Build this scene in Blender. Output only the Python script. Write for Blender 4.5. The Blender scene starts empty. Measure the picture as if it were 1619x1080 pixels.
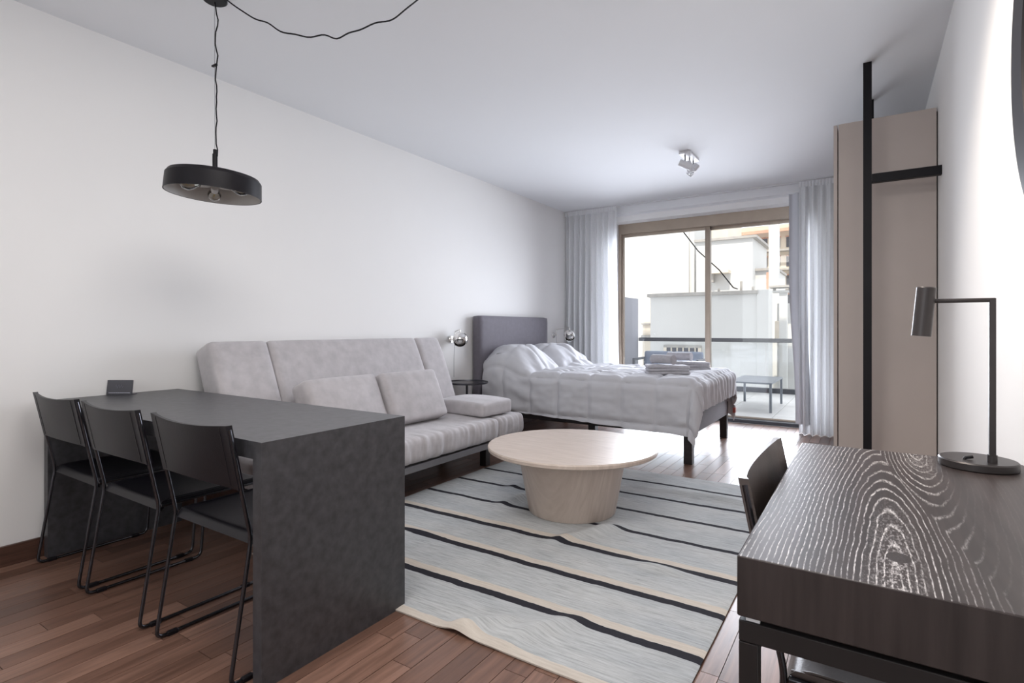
import bpy, bmesh, math, random
from mathutils import Vector, Matrix, noise as mnoise
random.seed(7)
D = bpy.data
S = bpy.context.scene
COL = S.collection
PI = math.pi

# ------------------------------------------------------------------ camera, world, light
EYE = 1.10; H_CEIL = 2.64
cam_d = D.cameras.new('camera'); cam = D.objects.new('camera', cam_d); COL.objects.link(cam)
cam_d.sensor_width = 36.0; cam_d.lens = 36.0 * 860 / 1619
cam_d.shift_y = -20 / 1619; cam_d.clip_start = 0.02; cam_d.clip_end = 300
cam.location = (0, 0, EYE); cam.rotation_euler = (PI / 2, 0, math.radians(33.164))
S.camera = cam

world = D.worlds.new('world'); S.world = world; world.use_nodes = True
bg = world.node_tree.nodes['Background']
bg.inputs[0].default_value = (0.92, 0.95, 1.0, 1); bg.inputs[1].default_value = 1.75

def light(name, kind, loc, target, energy, color=(1, 1, 1), **kw):
    l = D.lights.new(name, kind); l.energy = energy; l.color = color
    for k, v in kw.items(): setattr(l, k, v)
    o = D.objects.new(name, l); COL.objects.link(o); o.location = loc
    d = Vector(target) - Vector(loc)
    o.rotation_euler = d.to_track_quat('-Z', 'Y').to_euler()
    return o
light('sun', 'SUN', (0, -20, 40), (-2, 1.5, 10.6), 4.2, (1.0, 0.90, 0.76), angle=0.01)
light('daylight_terrace', 'AREA', (-1.62, 6.775, 1.20), (-1.72, 0, 0.2), 92, (0.85, 0.90, 1.0), spread=math.radians(112), shape='RECTANGLE', size=2.15, size_y=2.1)
light('rear_fill', 'AREA', (-1.5, -2.35, 1.55), (-1.7, 3.0, 1.4), 17, (1.0, 0.975, 0.96), shape='RECTANGLE', size=2.9, size_y=1.9)  # fill light added behind the viewer

light('fill_panel_light', 'AREA', (-.92, .80, H_CEIL - .03), (-.92, .80, 0), 44, (1.0, 0.965, 0.94), shape='RECTANGLE', size=1.6, size_y=1.3)  # overhead fill added to brighten rug, floor and walls
S.cycles.max_bounces = 9; S.cycles.diffuse_bounces = 4; S.cycles.glossy_bounces = 3
S.cycles.caustics_reflective = False; S.cycles.caustics_refractive = False
vs = S.view_settings
vs.view_transform = 'Standard'; vs.look = 'None'; vs.exposure = 0.14; vs.gamma = 1.0; vs.use_curve_mapping = False

# ------------------------------------------------------------------ materials
class NT:
    def __init__(self, name):
        self.m = D.materials.new(name); self.m.use_nodes = True
        self.t = self.m.node_tree; self.n = self.t.nodes; self.l = self.t.links
        self.b = self.n['Principled BSDF']; self.out = self.n['Material Output']
    def new(self, typ, **kw):
        x = self.n.new(typ)
        for k, v in kw.items(): setattr(x, k, v)
        return x
    def link(self, a, b): self.l.new(a, b)
    def setin(self, node, key, val):
        s = node.inputs[key]
        if hasattr(val, 'is_linked') or isinstance(val, bpy.types.NodeSocket): self.link(val, s)
        else: s.default_value = val
    def math(self, op, a, b=None, c=None):
        x = self.new('ShaderNodeMath', operation=op)
        self.setin(x, 0, a)
        if b is not None: self.setin(x, 1, b)
        if c is not None: self.setin(x, 2, c)
        return x.outputs[0]
    def pos(self, kind='Object'):
        if kind == 'World': return self.new('ShaderNodeNewGeometry').outputs['Position']
        return self.new('ShaderNodeTexCoord').outputs[kind]
    def scale(self, vec, s):
        x = self.new('ShaderNodeVectorMath', operation='MULTIPLY'); self.link(vec, x.inputs[0]); x.inputs[1].default_value = s
        return x.outputs[0]
    def noise(self, vec, scale=5, detail=4, rough=0.55, dist=0):
        x = self.new('ShaderNodeTexNoise'); self.link(vec, x.inputs['Vector'])
        x.inputs['Scale'].default_value = scale; x.inputs['Detail'].default_value = detail
        x.inputs['Roughness'].default_value = rough; x.inputs['Distortion'].default_value = dist
        return x.outputs['Fac']
    def ramp(self, fac, stops):
        x = self.new('ShaderNodeValToRGB'); self.link(fac, x.inputs[0]); e = x.color_ramp.elements
        while len(e) < len(stops): e.new(0.5)
        for i, (p, c) in enumerate(stops):
            e[i].position = p; e[i].color = c if len(c) == 4 else (*c, 1)
        return x.outputs[0]
    def mix(self, fac, a, b, blend='MIX'):
        x = self.new('ShaderNodeMix', data_type='RGBA', blend_type=blend)
        self.setin(x, 0, fac)
        for s, v in ((x.inputs[6], a), (x.inputs[7], b)):
            if isinstance(v, bpy.types.NodeSocket): self.link(v, s)
            else: s.default_value = v if len(v) == 4 else (*v, 1)
        return x.outputs[2]
    def bump(self, h, strength=0.2, dist=0.01):
        x = self.new('ShaderNodeBump'); x.inputs['Strength'].default_value = strength; x.inputs['Distance'].default_value = dist
        self.link(h, x.inputs['Height']); self.link(x.outputs[0], self.b.inputs['Normal'])

def mat(name, col, rough=0.6, metal=0.0, spec=0.5, var=0.0, vscale=6, bump=0.0, bscale=200, sheen=0.0, coat=0.0, stretch=(1, 1, 1)):
    t = NT(name); b = t.b
    b.inputs['Roughness'].default_value = rough; b.inputs['Metallic'].default_value = metal
    b.inputs['Specular IOR Level'].default_value = spec
    b.inputs['Sheen Weight'].default_value = sheen; b.inputs['Coat Weight'].default_value = coat
    p = t.scale(t.pos('World'), stretch)
    n = t.noise(p, vscale, 3)
    lo = tuple(max(0, c * (1 - var)) for c in col); hi = tuple(min(1, c * (1 + var)) for c in col)
    t.link(t.ramp(n, [(0.3, lo), (0.7, hi)]), b.inputs['Base Color'])
    if bump: t.bump(t.noise(p, bscale, 3), bump, 0.004)
    return t.m

M = {}
M['wall'] = mat('wall_paint', (0.84, 0.83, 0.82), 0.75, var=0.008, vscale=1.5, bump=0.03, bscale=120)
M['ceiling'] = mat('ceiling_paint', (0.80, 0.81, 0.83), 0.85, var=0.008, vscale=1.2)
M['trimwhite'] = mat('white_trim', (0.82, 0.83, 0.85), 0.6, var=0.01)
M['baseboard'] = mat('baseboard_wood', (0.085, 0.042, 0.03), 0.35, var=0.35, vscale=4, stretch=(1, 1, 14))
M['charcoal'] = mat('charcoal_laminate', (0.052, 0.051, 0.056), 0.38, var=0.30, vscale=28, bump=0.05, bscale=90)
M['leather'] = mat('black_leather', (0.008, 0.007, 0.010), 0.40, spec=0.35, var=0.25, vscale=12, bump=0.12, bscale=260)
M['brownleather'] = mat('worn_brown_black_leather', (0.085, 0.066, 0.060), 0.36, var=0.35, vscale=9, bump=0.12, bscale=240)
M['blackmetal'] = mat('black_chrome', (0.075, 0.075, 0.085), 0.24, metal=0.9, spec=0.9, var=0.1)
M['darksteel'] = mat('dark_bronze_steel', (0.040, 0.034, 0.034), 0.38, metal=0.3, var=0.1)
M['blacksteel'] = mat('black_steel_frame', (0.016, 0.013, 0.013), 0.45, spec=0.35)
M['matteblack'] = mat('matte_black', (0.009, 0.008, 0.010), 0.42, spec=0.16, var=0.1)
M['chrome'] = mat('chrome', (0.82, 0.80, 0.78), 0.10, metal=1.0, var=0.02)
M['shadein'] = mat('shade_inner_grey', (0.50, 0.48, 0.46), 0.5, var=0.03)
M['sofa'] = mat('taupe_fabric', (0.455, 0.43, 0.44), 0.95, sheen=0.25, var=0.10, vscale=14, bump=0.18, bscale=420)
M['sofaside'] = M['sofa']
M['steelgrey'] = mat('grey_painted_steel', (0.20, 0.195, 0.205), 0.45, metal=0.3, var=0.05)
M['duvet'] = mat('white_duvet', (0.57, 0.57, 0.60), 0.9, sheen=0.1, var=0.03, vscale=8, bump=0.10, bscale=60)
M['mattress'] = mat('mattress_ticking', (0.62, 0.62, 0.66), 0.9, var=0.03)
M['headboard'] = mat('grey_upholstery', (0.155, 0.143, 0.168), 0.85, var=0.06, vscale=30, bump=0.1, bscale=500, sheen=0.15)
M['darkwood'] = mat('black_brown_wood', (0.022, 0.018, 0.018), 0.45, var=0.3, vscale=9, stretch=(1, 1, 5))
M['towel'] = mat('grey_towel', (0.44, 0.43, 0.46), 1.0, var=0.10, vscale=40, bump=0.5, bscale=300, sheen=0.3)
M['taupe'] = mat('taupe_board', (0.48, 0.415, 0.38), 0.55, var=0.03, vscale=3)
M['taupegap'] = mat('dark_gap', (0.03, 0.025, 0.023), 0.6)
M['plasticwhite'] = mat('white_enamel', (0.72, 0.72, 0.74), 0.35, var=0.01)
M['frame'] = mat('bronze_anodised', (0.40, 0.33, 0.265), 0.42, metal=0.35, var=0.05)
M['track'] = mat('grey_track', (0.075, 0.078, 0.09), 0.45, metal=0.3, var=0.05)
M['rail'] = mat('grey_rail', (0.13, 0.13, 0.14), 0.45, metal=0.3, var=0.05)
M['terrace'] = mat('terrace_floor', (0.80, 0.79, 0.79), 0.45, var=0.08, vscale=3)
M['divider'] = mat('grey_render', (0.33, 0.33, 0.37), 0.8, var=0.04, vscale=2)
M['render'] = mat('white_render', (0.64, 0.635, 0.625), 0.85, var=0.03, vscale=0.7)
M['rendercream'] = mat('cream_render', (0.74, 0.66, 0.56), 0.85, var=0.05, vscale=0.8)
M['coping'] = mat('coping_stone', (0.40, 0.38, 0.36), 0.8, var=0.1)
M['terracotta'] = mat('terracotta', (0.58, 0.34, 0.25), 0.8, var=0.2, vscale=2)
M['darkglass'] = mat('far_window_glass', (0.10, 0.10, 0.12), 0.25)
M['bluecushion'] = mat('blue_grey_cushion', (0.30, 0.34, 0.43), 0.9, var=0.05)
M['outtable'] = mat('grey_outdoor_top', (0.20, 0.22, 0.25), 0.45, var=0.08)
M['concrete'] = mat('street_concrete', (0.45, 0.44, 0.43), 0.9, var=0.1, vscale=0.5)
M['cardface'] = mat('dark_card', (0.055, 0.053, 0.065), 0.35, var=0.05)
M['cardmark'] = mat('pale_print', (0.36, 0.36, 0.42), 0.5)
M['cardfaint'] = mat('faint_print', (0.13, 0.13, 0.16), 0.5)
M['redtag'] = mat('red_care_tag', (0.42, 0.10, 0.08), 0.8)

def mat_floor():
    t = NT('brown_floorboards')
    oi = t.new('ShaderNodeObjectInfo').outputs['Random']
    isl = t.new('ShaderNodeNewGeometry').outputs['Random Per Island']
    r = t.math('FRACT', t.math('ADD', t.math('MULTIPLY', oi, 7.31), t.math('MULTIPLY', isl, 3.17)))
    p = t.scale(t.pos('World'), (26, 1.6, 1))
    off = t.new('ShaderNodeVectorMath', operation='ADD'); t.link(p, off.inputs[0])
    cmb = t.new('ShaderNodeCombineXYZ'); t.link(t.math('MULTIPLY', r, 40), cmb.inputs[1]); t.link(t.math('MULTIPLY', r, 9), cmb.inputs[2]); t.link(cmb.outputs[0], off.inputs[1])
    g = t.noise(off.outputs[0], 1.5, 8, 0.65, 0.6)
    base = t.ramp(r, [(0.0, (0.125, 0.068, 0.049)), (0.5, (0.185, 0.103, 0.075)), (1.0, (0.26, 0.152, 0.113))])
    gr = t.ramp(g, [(0.28, (0.55, 0.52, 0.5)), (0.72, (1.25, 1.22, 1.2))])
    t.link(t.mix(1.0, base, gr, 'MULTIPLY'), t.b.inputs['Base Color'])
    t.link(t.ramp(g, [(0.2, (0.25,) * 3), (0.8, (0.40,) * 3)]), t.b.inputs['Roughness'])
    t.b.inputs['Specular IOR Level'].default_value = 0.42
    t.bump(g, 0.05, 0.002)
    return t.m
M['floor'] = mat_floor()
M['subfloor'] = mat('dark_joint', (0.012, 0.008, 0.007), 0.8)

RUG_STR = [1.83, 2.155, 2.47, 2.80, 3.13, 3.45, 3.77]
def mat_rug():
    t = NT('striped_woven_wool')
    sep = t.new('ShaderNodeSeparateXYZ'); t.link(t.pos('UV'), sep.inputs[0])
    x, y = sep.outputs[0], sep.outputs[1]
    cm = t.new('ShaderNodeCombineXYZ'); t.link(x, cm.inputs[0]); t.link(y, cm.inputs[1])
    wob = t.math('MULTIPLY', t.math('SUBTRACT', t.noise(t.scale(cm.outputs[0], (6, 1, 1)), 1.6, 3), 0.5), 0.022)
    yy = t.math('ADD', y, wob)
    dark = beige = None
    for i, s in enumerate(RUG_STR):
        w = 0.021 if i < 3 else 0.017
        d = t.math('LESS_THAN', t.math('ABSOLUTE', t.math('SUBTRACT', yy, s)), w)
        b = t.math('LESS_THAN', t.math('ABSOLUTE', t.math('SUBTRACT', yy, s + 0.045)), 0.023)
        dark = d if dark is None else t.math('MAXIMUM', dark, d)
        if i < 3: beige = b if beige is None else t.math('MAXIMUM', beige, b)
    edge = t.math('LESS_THAN', yy, 1.565)
    beige = t.math('MAXIMUM', beige, edge)
    weft = t.noise(t.scale(cm.outputs[0], (8, 120, 1)), 1.0, 5, 0.75)
    blot = t.noise(t.scale(cm.outputs[0], (1.2, 5, 1)), 1.2, 3)
    base = t.ramp(weft, [(0.30, (0.30, 0.305, 0.31)), (0.5, (0.47, 0.48, 0.485)), (0.72, (0.60, 0.61, 0.615))])
    base = t.mix(1.0, base, t.ramp(blot, [(0.3, (0.88, 0.9, 0.92)), (0.7, (1.06, 1.05, 1.03))]), 'MULTIPLY')
    bei = t.ramp(weft, [(0.3, (0.50, 0.44, 0.38)), (0.7, (0.66, 0.60, 0.53))])
    c = t.mix(beige, base, bei)
    c = t.mix(dark, c, (0.028, 0.027, 0.034))
    t.link(c, t.b.inputs['Base Color'])
    t.b.inputs['Roughness'].default_value = 1.0; t.b.inputs['Specular IOR Level'].default_value = 0.15
    t.bump(weft, 0.6, 0.006)
    return t.m
M['rug'] = mat_rug()

def mat_desk():
    t = NT('cerused_dark_ash')
    sep = t.new('ShaderNodeSeparateXYZ'); t.link(t.pos('World'), sep.inputs[0])
    x, y, z = sep.outputs
    pw = t.pos('World')
    n1 = t.math('SUBTRACT', t.noise(t.scale(pw, (1, 0.35, 1)), 9, 3), 0.5)
    n2 = t.math('SUBTRACT', t.noise(t.scale(pw, (1, 0.5, 1)), 38, 3), 0.5)
    def field(x0, y0, k):
        dx = t.math('SUBTRACT', x, x0); dy = t.math('MULTIPLY', t.math('SUBTRACT', y, y0), k)
        return t.math('SQRT', t.math('ADD', t.math('MULTIPLY', dx, dx), t.math('MULTIPLY', dy, dy)))
    g = t.math('MINIMUM', field(0.035, 0.90, 0.088), field(0.112, 1.95, 0.11))
    g = t.math('ADD', g, t.math('MULTIPLY', n1, 0.018))
    g = t.math('ADD', g, t.math('MULTIPLY', n2, 0.0032))
    ph = t.math('FRACT', t.math('MULTIPLY', g, 122))
    tri = t.math('ABSOLUTE', t.math('SUBTRACT', ph, 0.5))
    line = t.ramp(tri, [(0.34, (0, 0, 0)), (0.47, (1, 1, 1))])
    fine = t.noise(t.scale(pw, (1, 0.16, 0.16)), 420, 3, 0.7)
    streak = t.ramp(fine, [(0.40, (0.05,) * 3), (0.62, (1, 1, 1))])
    fade = t.new('ShaderNodeMapRange'); t.link(x, fade.inputs[0]); fade.inputs[1].default_value = 0.09; fade.inputs[2].default_value = 0.16; fade.inputs[3].default_value = 1; fade.inputs[4].default_value = 0.05
    inner = t.ramp(g, [(0.0, (0.8,) * 3), (0.045, (0, 0, 0))])
    speck = t.math('MULTIPLY', t.ramp(t.noise(t.scale(pw, (1, 0.35, 1)), 330, 4, 0.7), [(0.50, (0, 0, 0)), (0.60, (1, 1, 1))]), inner)
    top = t.math('GREATER_THAN', z, 0.7494)
    gv = t.new('ShaderNodeCombineXYZ'); t.link(t.math('MULTIPLY', t.math('FLOOR', t.math('MULTIPLY', g, 122)), 3.7), gv.inputs[0])
    line = t.math('MULTIPLY', line, t.ramp(t.noise(gv.outputs[0], 1.0, 1), [(0.3, (0.3,) * 3), (0.6, (1, 1, 1))]))
    k = t.math('MULTIPLY', t.math('MULTIPLY', line, streak), fade.outputs[0])
    k = t.math('MULTIPLY', t.math('MINIMUM', t.math('ADD', k, t.math('MULTIPLY', speck, 0.8)), 1.0), top)
    base = t.ramp(t.noise(t.scale(pw, (40, 2, 3)), 1.2, 5), [(0.3, (0.020, 0.014, 0.013)), (0.7, (0.046, 0.034, 0.032))])
    knot = t.math('LESS_THAN', t.math('ADD', t.math('POWER', t.math('DIVIDE', t.math('SUBTRACT', x, 0.04), 0.016), 2.0), t.math('POWER', t.math('DIVIDE', t.math('SUBTRACT', y, 1.02), 0.022), 2.0)), 1.0)
    c = t.mix(k, base, (0.70, 0.66, 0.64))
    c = t.mix(t.math('MULTIPLY', knot, top), c, (0.03, 0.022, 0.02))
    t.link(c, t.b.inputs['Base Color'])
    t.b.inputs['Roughness'].default_value = 0.42; t.b.inputs['Specular IOR Level'].default_value = 0.45
    t.bump(t.math('SUBTRACT', 1.0, k), 0.15, 0.002)
    return t.m
M['desk'] = mat_desk()

def mat_wood_pale():
    t = NT('pale_oak_veneer')
    p = t.scale(t.pos('Object'), (1.4, 1.4, 1))
    g = t.noise(t.scale(t.pos('Object'), (3, 30, 1.5)), 2.0, 6, 0.6, 0.4)
    t.link(t.ramp(g, [(0.25, (0.50, 0.41, 0.345)), (0.75, (0.67, 0.57, 0.50))]), t.b.inputs['Base Color'])
    t.b.inputs['Roughness'].default_value = 0.36; t.b.inputs['Specular IOR Level'].default_value = 0.5
    t.bump(g, 0.04, 0.002)
    return t.m
M['paleoak'] = mat_wood_pale()

def mat_glass(name, tint, gloss=0.06):
    t = NT(name)
    tr = t.new('ShaderNodeBsdfTransparent'); tr.inputs[0].default_value = (*tint, 1)
    gl = t.new('ShaderNodeBsdfGlossy'); gl.inputs['Roughness'].default_value = 0.02
    fr = t.new('ShaderNodeFresnel'); fr.inputs[0].default_value = 1.45
    ms = t.new('ShaderNodeMixShader'); t.link(t.math('MULTIPLY', fr.outputs[0], gloss / 0.06), ms.inputs[0])
    t.link(tr.outputs[0], ms.inputs[1]); t.link(gl.outputs[0], ms.inputs[2]); t.link(ms.outputs[0], t.out.inputs[0])
    return t.m
M['glass'] = mat_glass('clear_pane', (0.97, 0.98, 0.98), 0.05)
M['bulb'] = mat_glass('bulb_glass', (0.96, 0.93, 0.86), 0.12)
M['mirror'] = mat('mirror_silver', (0.9, 0.9, 0.9), 0.02, metal=1.0)
M['filament'] = mat('amber_filament', (0.6, 0.45, 0.2), 0.4, metal=0.6)

def mat_curtain():
    t = NT('sheer_white_curtain')
    g = t.noise(t.scale(t.pos('World'), (1, 1, 0.15)), 300, 2)
    c = t.ramp(g, [(0.3, (0.84, 0.85, 0.87)), (0.7, (0.92, 0.925, 0.935))])
    df = t.new('ShaderNodeBsdfDiffuse'); t.link(c, df.inputs[0])
    tl = t.new('ShaderNodeBsdfTranslucent'); t.link(c, tl.inputs[0])
    ms = t.new('ShaderNodeMixShader'); ms.inputs[0].default_value = 0.32
    t.link(df.outputs[0], ms.inputs[1]); t.link(tl.outputs[0], ms.inputs[2]); t.link(ms.outputs[0], t.out.inputs[0])
    return t.m
M['curtain'] = mat_curtain()

# ------------------------------------------------------------------ object helpers
ORG = {}
def _link(name, me, m, parent, org, smooth):
    o = D.objects.new(name, me); COL.objects.link(o)
    if m is not None: me.materials.append(M[m] if isinstance(m, str) else m)
    if smooth:
        me.polygons.foreach_set('use_smooth', [True] * len(me.polygons))
    if parent is not None: o.parent = parent; ORG[o.name] = org
    else: o.location = org; ORG[o.name] = org
    return o

def mesh(name, verts, faces, m=None, parent=None, smooth=False, uvs=None, auto=None):
    """verts in world space; parented meshes are stored relative to their thing's base"""
    vs_ = [Vector(v) for v in verts]
    if parent is not None: org = ORG[parent.name]
    else:
        xs = [v.x for v in vs_]; ys = [v.y for v in vs_]; zs = [v.z for v in vs_]
        org = Vector(((min(xs) + max(xs)) / 2, (min(ys) + max(ys)) / 2, min(zs)))
    me = D.meshes.new(name)
    me.from_pydata([v - org for v in vs_], [], faces); me.update()
    if uvs:
        uv = me.uv_layers.new(name='UVMap')
        for lp in me.loops: uv.data[lp.index].uv = uvs[lp.vertex_index]
    o = _link(name, me, m, parent, org, smooth)
    if auto and smooth:
        sharp_by_angle(me, auto)
    return o

def sharp_by_angle(me, ang):
    bm = bmesh.new(); bm.from_mesh(me)
    for e in bm.edges:
        if len(e.link_faces) == 2 and e.calc_face_angle(0) > ang: e.smooth = False
    bm.to_mesh(me); bm.free()

def from_bm(name, bm, m=None, parent=None, smooth=False, auto=0.6):
    bm.verts.ensure_lookup_table()
    for i, v in enumerate(bm.verts): v.index = i
    vs_ = [v.co.copy() for v in bm.verts]; fs = [[v.index for v in f.verts] for f in bm.faces]
    bm.free()
    return mesh(name, vs_, fs, m, parent, smooth, auto=auto if smooth and auto else None)

def bm_box(bm, x0, x1, y0, y1, z0, z1, bev=0.0, seg=2, mtx=None):
    t = bmesh.new()
    bmesh.ops.create_cube(t, size=1.0)
    for v in t.verts:
        v.co = Vector((x0 + (v.co.x + .5) * (x1 - x0), y0 + (v.co.y + .5) * (y1 - y0), z0 + (v.co.z + .5) * (z1 - z0)))
    if bev: bmesh.ops.bevel(t, geom=t.edges[:], offset=bev, segments=seg, affect='EDGES', profile=0.5)
    if mtx: t.transform(mtx)
    me = D.meshes.new('tmp'); t.to_mesh(me); t.free(); bm.from_mesh(me); D.meshes.remove(me)

def box(name, x0, x1, y0, y1, z0, z1, m, parent=None, bev=0.0, seg=2, mtx=None):
    bm = bmesh.new(); bm_box(bm, x0, x1, y0, y1, z0, z1, bev, seg, mtx)
    o = from_bm(name, bm, m, parent, smooth=bev > 0, auto=None)
    if bev:
        ps = sorted(o.data.polygons, key=lambda p: -p.area)
        for p in ps[:6]: p.use_smooth = False
    return o

def fillet(pts, r, n=5):
    pts = [Vector(p) for p in pts]; out = [pts[0]]
    for i in range(1, len(pts) - 1):
        a, b, c = pts[i - 1], pts[i], pts[i + 1]
        d1 = (a - b); d2 = (c - b); rr = min(r, d1.length * .49, d2.length * .49)
        p0 = b + d1.normalized() * rr; p1 = b + d2.normalized() * rr
        for k in range(n + 1):
            t = k / n; out.append(p0 * (1 - t) ** 2 + b * 2 * t * (1 - t) + p1 * t * t)
    out.append(pts[-1]); return out

def tube_data(pts, r, seg=8, cap=True):
    pts = [Vector(p) for p in pts]; vs_, fs = [], []
    n = len(pts); nrm = None
    for i, p in enumerate(pts):
        tg = (pts[min(i + 1, n - 1)] - pts[max(i - 1, 0)]).normalized()
        if nrm is None:
            up = Vector((0, 0, 1)) if abs(tg.z) < .9 else Vector((1, 0, 0))
            nrm = tg.cross(up).normalized()
        else: nrm = (nrm - tg * nrm.dot(tg)).normalized()
        bn = tg.cross(nrm); rr = r[i] if isinstance(r, (list, tuple)) else r
        for k in range(seg):
            a = 2 * PI * k / seg; vs_.append(p + (nrm * math.cos(a) + bn * math.sin(a)) * rr)
    for i in range(n - 1):
        for k in range(seg):
            a, b = i * seg + k, i * seg + (k + 1) % seg
            fs.append([a, b, b + seg, a + seg])
    if cap: fs.append(list(range(seg))[::-1]); fs.append([(n - 1) * seg + k for k in range(seg)])
    return vs_, fs
def tube(name, pts, r, m, parent=None, seg=8):
    v, f = tube_data(pts, r, seg); return mesh(name, v, f, m, parent, True, auto=1.0)

def lathe(name, prof, c, m, parent=None, seg=48, mtx=None, auto=0.5):
    """prof: (radius, z) list, revolved round the vertical through c"""
    vs_, fs = [], []
    c = Vector(c); rows = []
    for r, z in prof:
        if r < 1e-6: rows.append([len(vs_)]); vs_.append(Vector((0, 0, z)))
        else:
            rows.append(list(range(len(vs_), len(vs_) + seg)))
            for k in range(seg): a = 2 * PI * k / seg; vs_.append(Vector((r * math.cos(a), r * math.sin(a), z)))
    for a, b in zip(rows, rows[1:]):
        for k in range(seg):
            k2 = (k + 1) % seg
            q = ([a[0]] if len(a) == 1 else [a[k], a[k2]]) + ([b[0]] if len(b) == 1 else [b[k2], b[k]])
            if len(q) > 2: fs.append(q)
    if mtx is not None: vs_ = [mtx @ v for v in vs_]
    return mesh(name, [v + c for v in vs_], fs, m, parent, True, auto=auto)

def roundbox(name, half, r, n, m, parent=None, mtx=None, deform=None):
    hx, hy, hz = half
    bm = bmesh.new(); idx = {}
    def vert(i, j, k):
        key = (i, j, k)
        if key in idx: return idx[key]
        def co(a, cnt, h):
            # denser spacing near the rounded rim
            u = -1 + 2 * a / cnt; u = math.sin(u * PI / 2) * .45 + u * .55
            return u * h
        p = Vector((co(i, n[0], hx), co(j, n[1], hy), co(k, n[2], hz)))
        q = Vector((max(-(hx - r), min(hx - r, p.x)), max(-(hy - r), min(hy - r, p.y)), max(-(hz - r), min(hz - r, p.z))))
        d = p - q
        if d.length > 1e-9: p = q + d.normalized() * r
        if deform: p = deform(p)
        idx[key] = bm.verts.new(mtx @ p if mtx else p); return idx[key]
    nx, ny, nz = n
    for i in range(nx):
        for j in range(ny):
            bm.faces.new([vert(i, j, 0), vert(i, j + 1, 0), vert(i + 1, j + 1, 0), vert(i + 1, j, 0)])
            bm.faces.new([vert(i, j, nz), vert(i + 1, j, nz), vert(i + 1, j + 1, nz), vert(i, j + 1, nz)])
    for i in range(nx):
        for k in range(nz):
            bm.faces.new([vert(i, 0, k), vert(i + 1, 0, k), vert(i + 1, 0, k + 1), vert(i, 0, k + 1)])
            bm.faces.new([vert(i, ny, k), vert(i, ny, k + 1), vert(i + 1, ny, k + 1), vert(i + 1, ny, k)])
    for j in range(ny):
        for k in range(nz):
            bm.faces.new([vert(0, j, k), vert(0, j, k + 1), vert(0, j + 1, k + 1), vert(0, j + 1, k)])
            bm.faces.new([vert(nx, j, k), vert(nx, j + 1, k), vert(nx, j + 1, k + 1), vert(nx, j, k + 1)])
    return from_bm(name, bm, m, parent, True, auto=2.5)

def surf(name, fn, nu, nv, m, parent=None, thick=0.0, uv=None):
    vs_ = []; uvs = []
    for i in range(nu + 1):
        for j in range(nv + 1):
            vs_.append(Vector(fn(i / nu, j / nv)))
            if uv: uvs.append(uv(i / nu, j / nv))
    fs = []; W = nv + 1
    for i in range(nu):
        for j in range(nv): fs.append([i * W + j, (i + 1) * W + j, (i + 1) * W + j + 1, i * W + j + 1])
    if thick:
        nr = [Vector() for _ in vs_]
        for f in fs:
            nn = (vs_[f[1]] - vs_[f[0]]).cross(vs_[f[3]] - vs_[f[0]])
            for k in f: nr[k] += nn
        N = len(vs_)
        low = [v - n_.normalized() * thick if n_.length > 0 else v for v, n_ in zip(vs_, nr)]
        vs_ += low; uvs += uvs
        fs += [[a + N for a in reversed(f)] for f in fs[:]]
        rim = [i * W for i in range(nu + 1)] + [nu * W + j for j in range(1, nv + 1)] + [i * W + nv for i in range(nu - 1, -1, -1)] + [j for j in range(nv - 1, 0, -1)]
        for a, b in zip(rim, rim[1:] + rim[:1]): fs.append([b, a, a + N, b + N])
    return mesh(name, vs_, fs, m, parent, True, uvs or None, auto=1.1)

def thing(name, loc, label, cat, group=None, kind=None):
    o = D.objects.new(name, None); COL.objects.link(o); o.empty_display_size = .1
    o.location = loc; ORG[o.name] = Vector(loc)
    return tag(o, label, cat, group, kind)
def tag(o, label, cat, group=None, kind=None):
    o['label'] = label; o['category'] = cat
    if group: o['group'] = group
    if kind: o['kind'] = kind
    return o
def struct(o, label, cat): return tag(o, label, cat, None, 'structure')
def dup(root, loc, rotz, label):
    c = root.copy(); COL.objects.link(c); c.location = loc; c.rotation_euler = (0, 0, rotz); c['label'] = label
    for ch in list(root.children):
        k = ch.copy(); COL.objects.link(k); k.parent = c
        for g in list(ch.children):
            q = g.copy(); COL.objects.link(q); q.parent = k
    return c
def sm(t): t = max(0.0, min(1.0, t)); return t * t * (3 - 2 * t)
def ns(x, y=0, z=0): return mnoise.noise(Vector((x, y, z)))

# ------------------------------------------------------------------ the room
XL, XR, YB, YW, H = -3.35, 0.34, -2.2, 6.52, 2.64
struct(box('wall_left', XL - .15, XL, YB, 6.9, 0, H, 'wall'), 'long plain white wall behind sofa and headboard', 'wall')
struct(box('wall_right', XR, XR + .15, YB, 6.9, 0, H, 'wall'), 'white wall beside the desk with round mirror', 'wall')
struct(box('ceiling', XL - .15, XR + .15, YB - .15, 6.9, H, H + .2, 'ceiling'), 'flat pale grey-white ceiling', 'ceiling')
bm = bmesh.new()   # rear wall behind the camera, its window opening added for fill light
bm_box(bm, XL, -2.95, YB - .15, YB, 0, H); bm_box(bm, -.05, XR, YB - .15, YB, 0, H)
bm_box(bm, -2.95, -.05, YB - .15, YB, 0, .6); bm_box(bm, -2.95, -.05, YB - .15, YB, 2.5, H)
struct(from_bm('wall_back', bm, 'wall'), 'white wall behind the viewer with wide opening added for fill light', 'wall')
bm = bmesh.new()   # terrace wall: piers and lintel round the sliding door
WL, WR, WT = -2.76, -0.26, 2.475
bm_box(bm, XL, WL, YW + .1, 6.9, 0, H); bm_box(bm, WR, XR, YW + .1, 6.9, 0, H); bm_box(bm, WL, WR, YW + .1, 6.9, WT, H)
struct(from_bm('wall_window', bm, 'wall'), 'white end wall around the terrace sliding door', 'wall')
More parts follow.
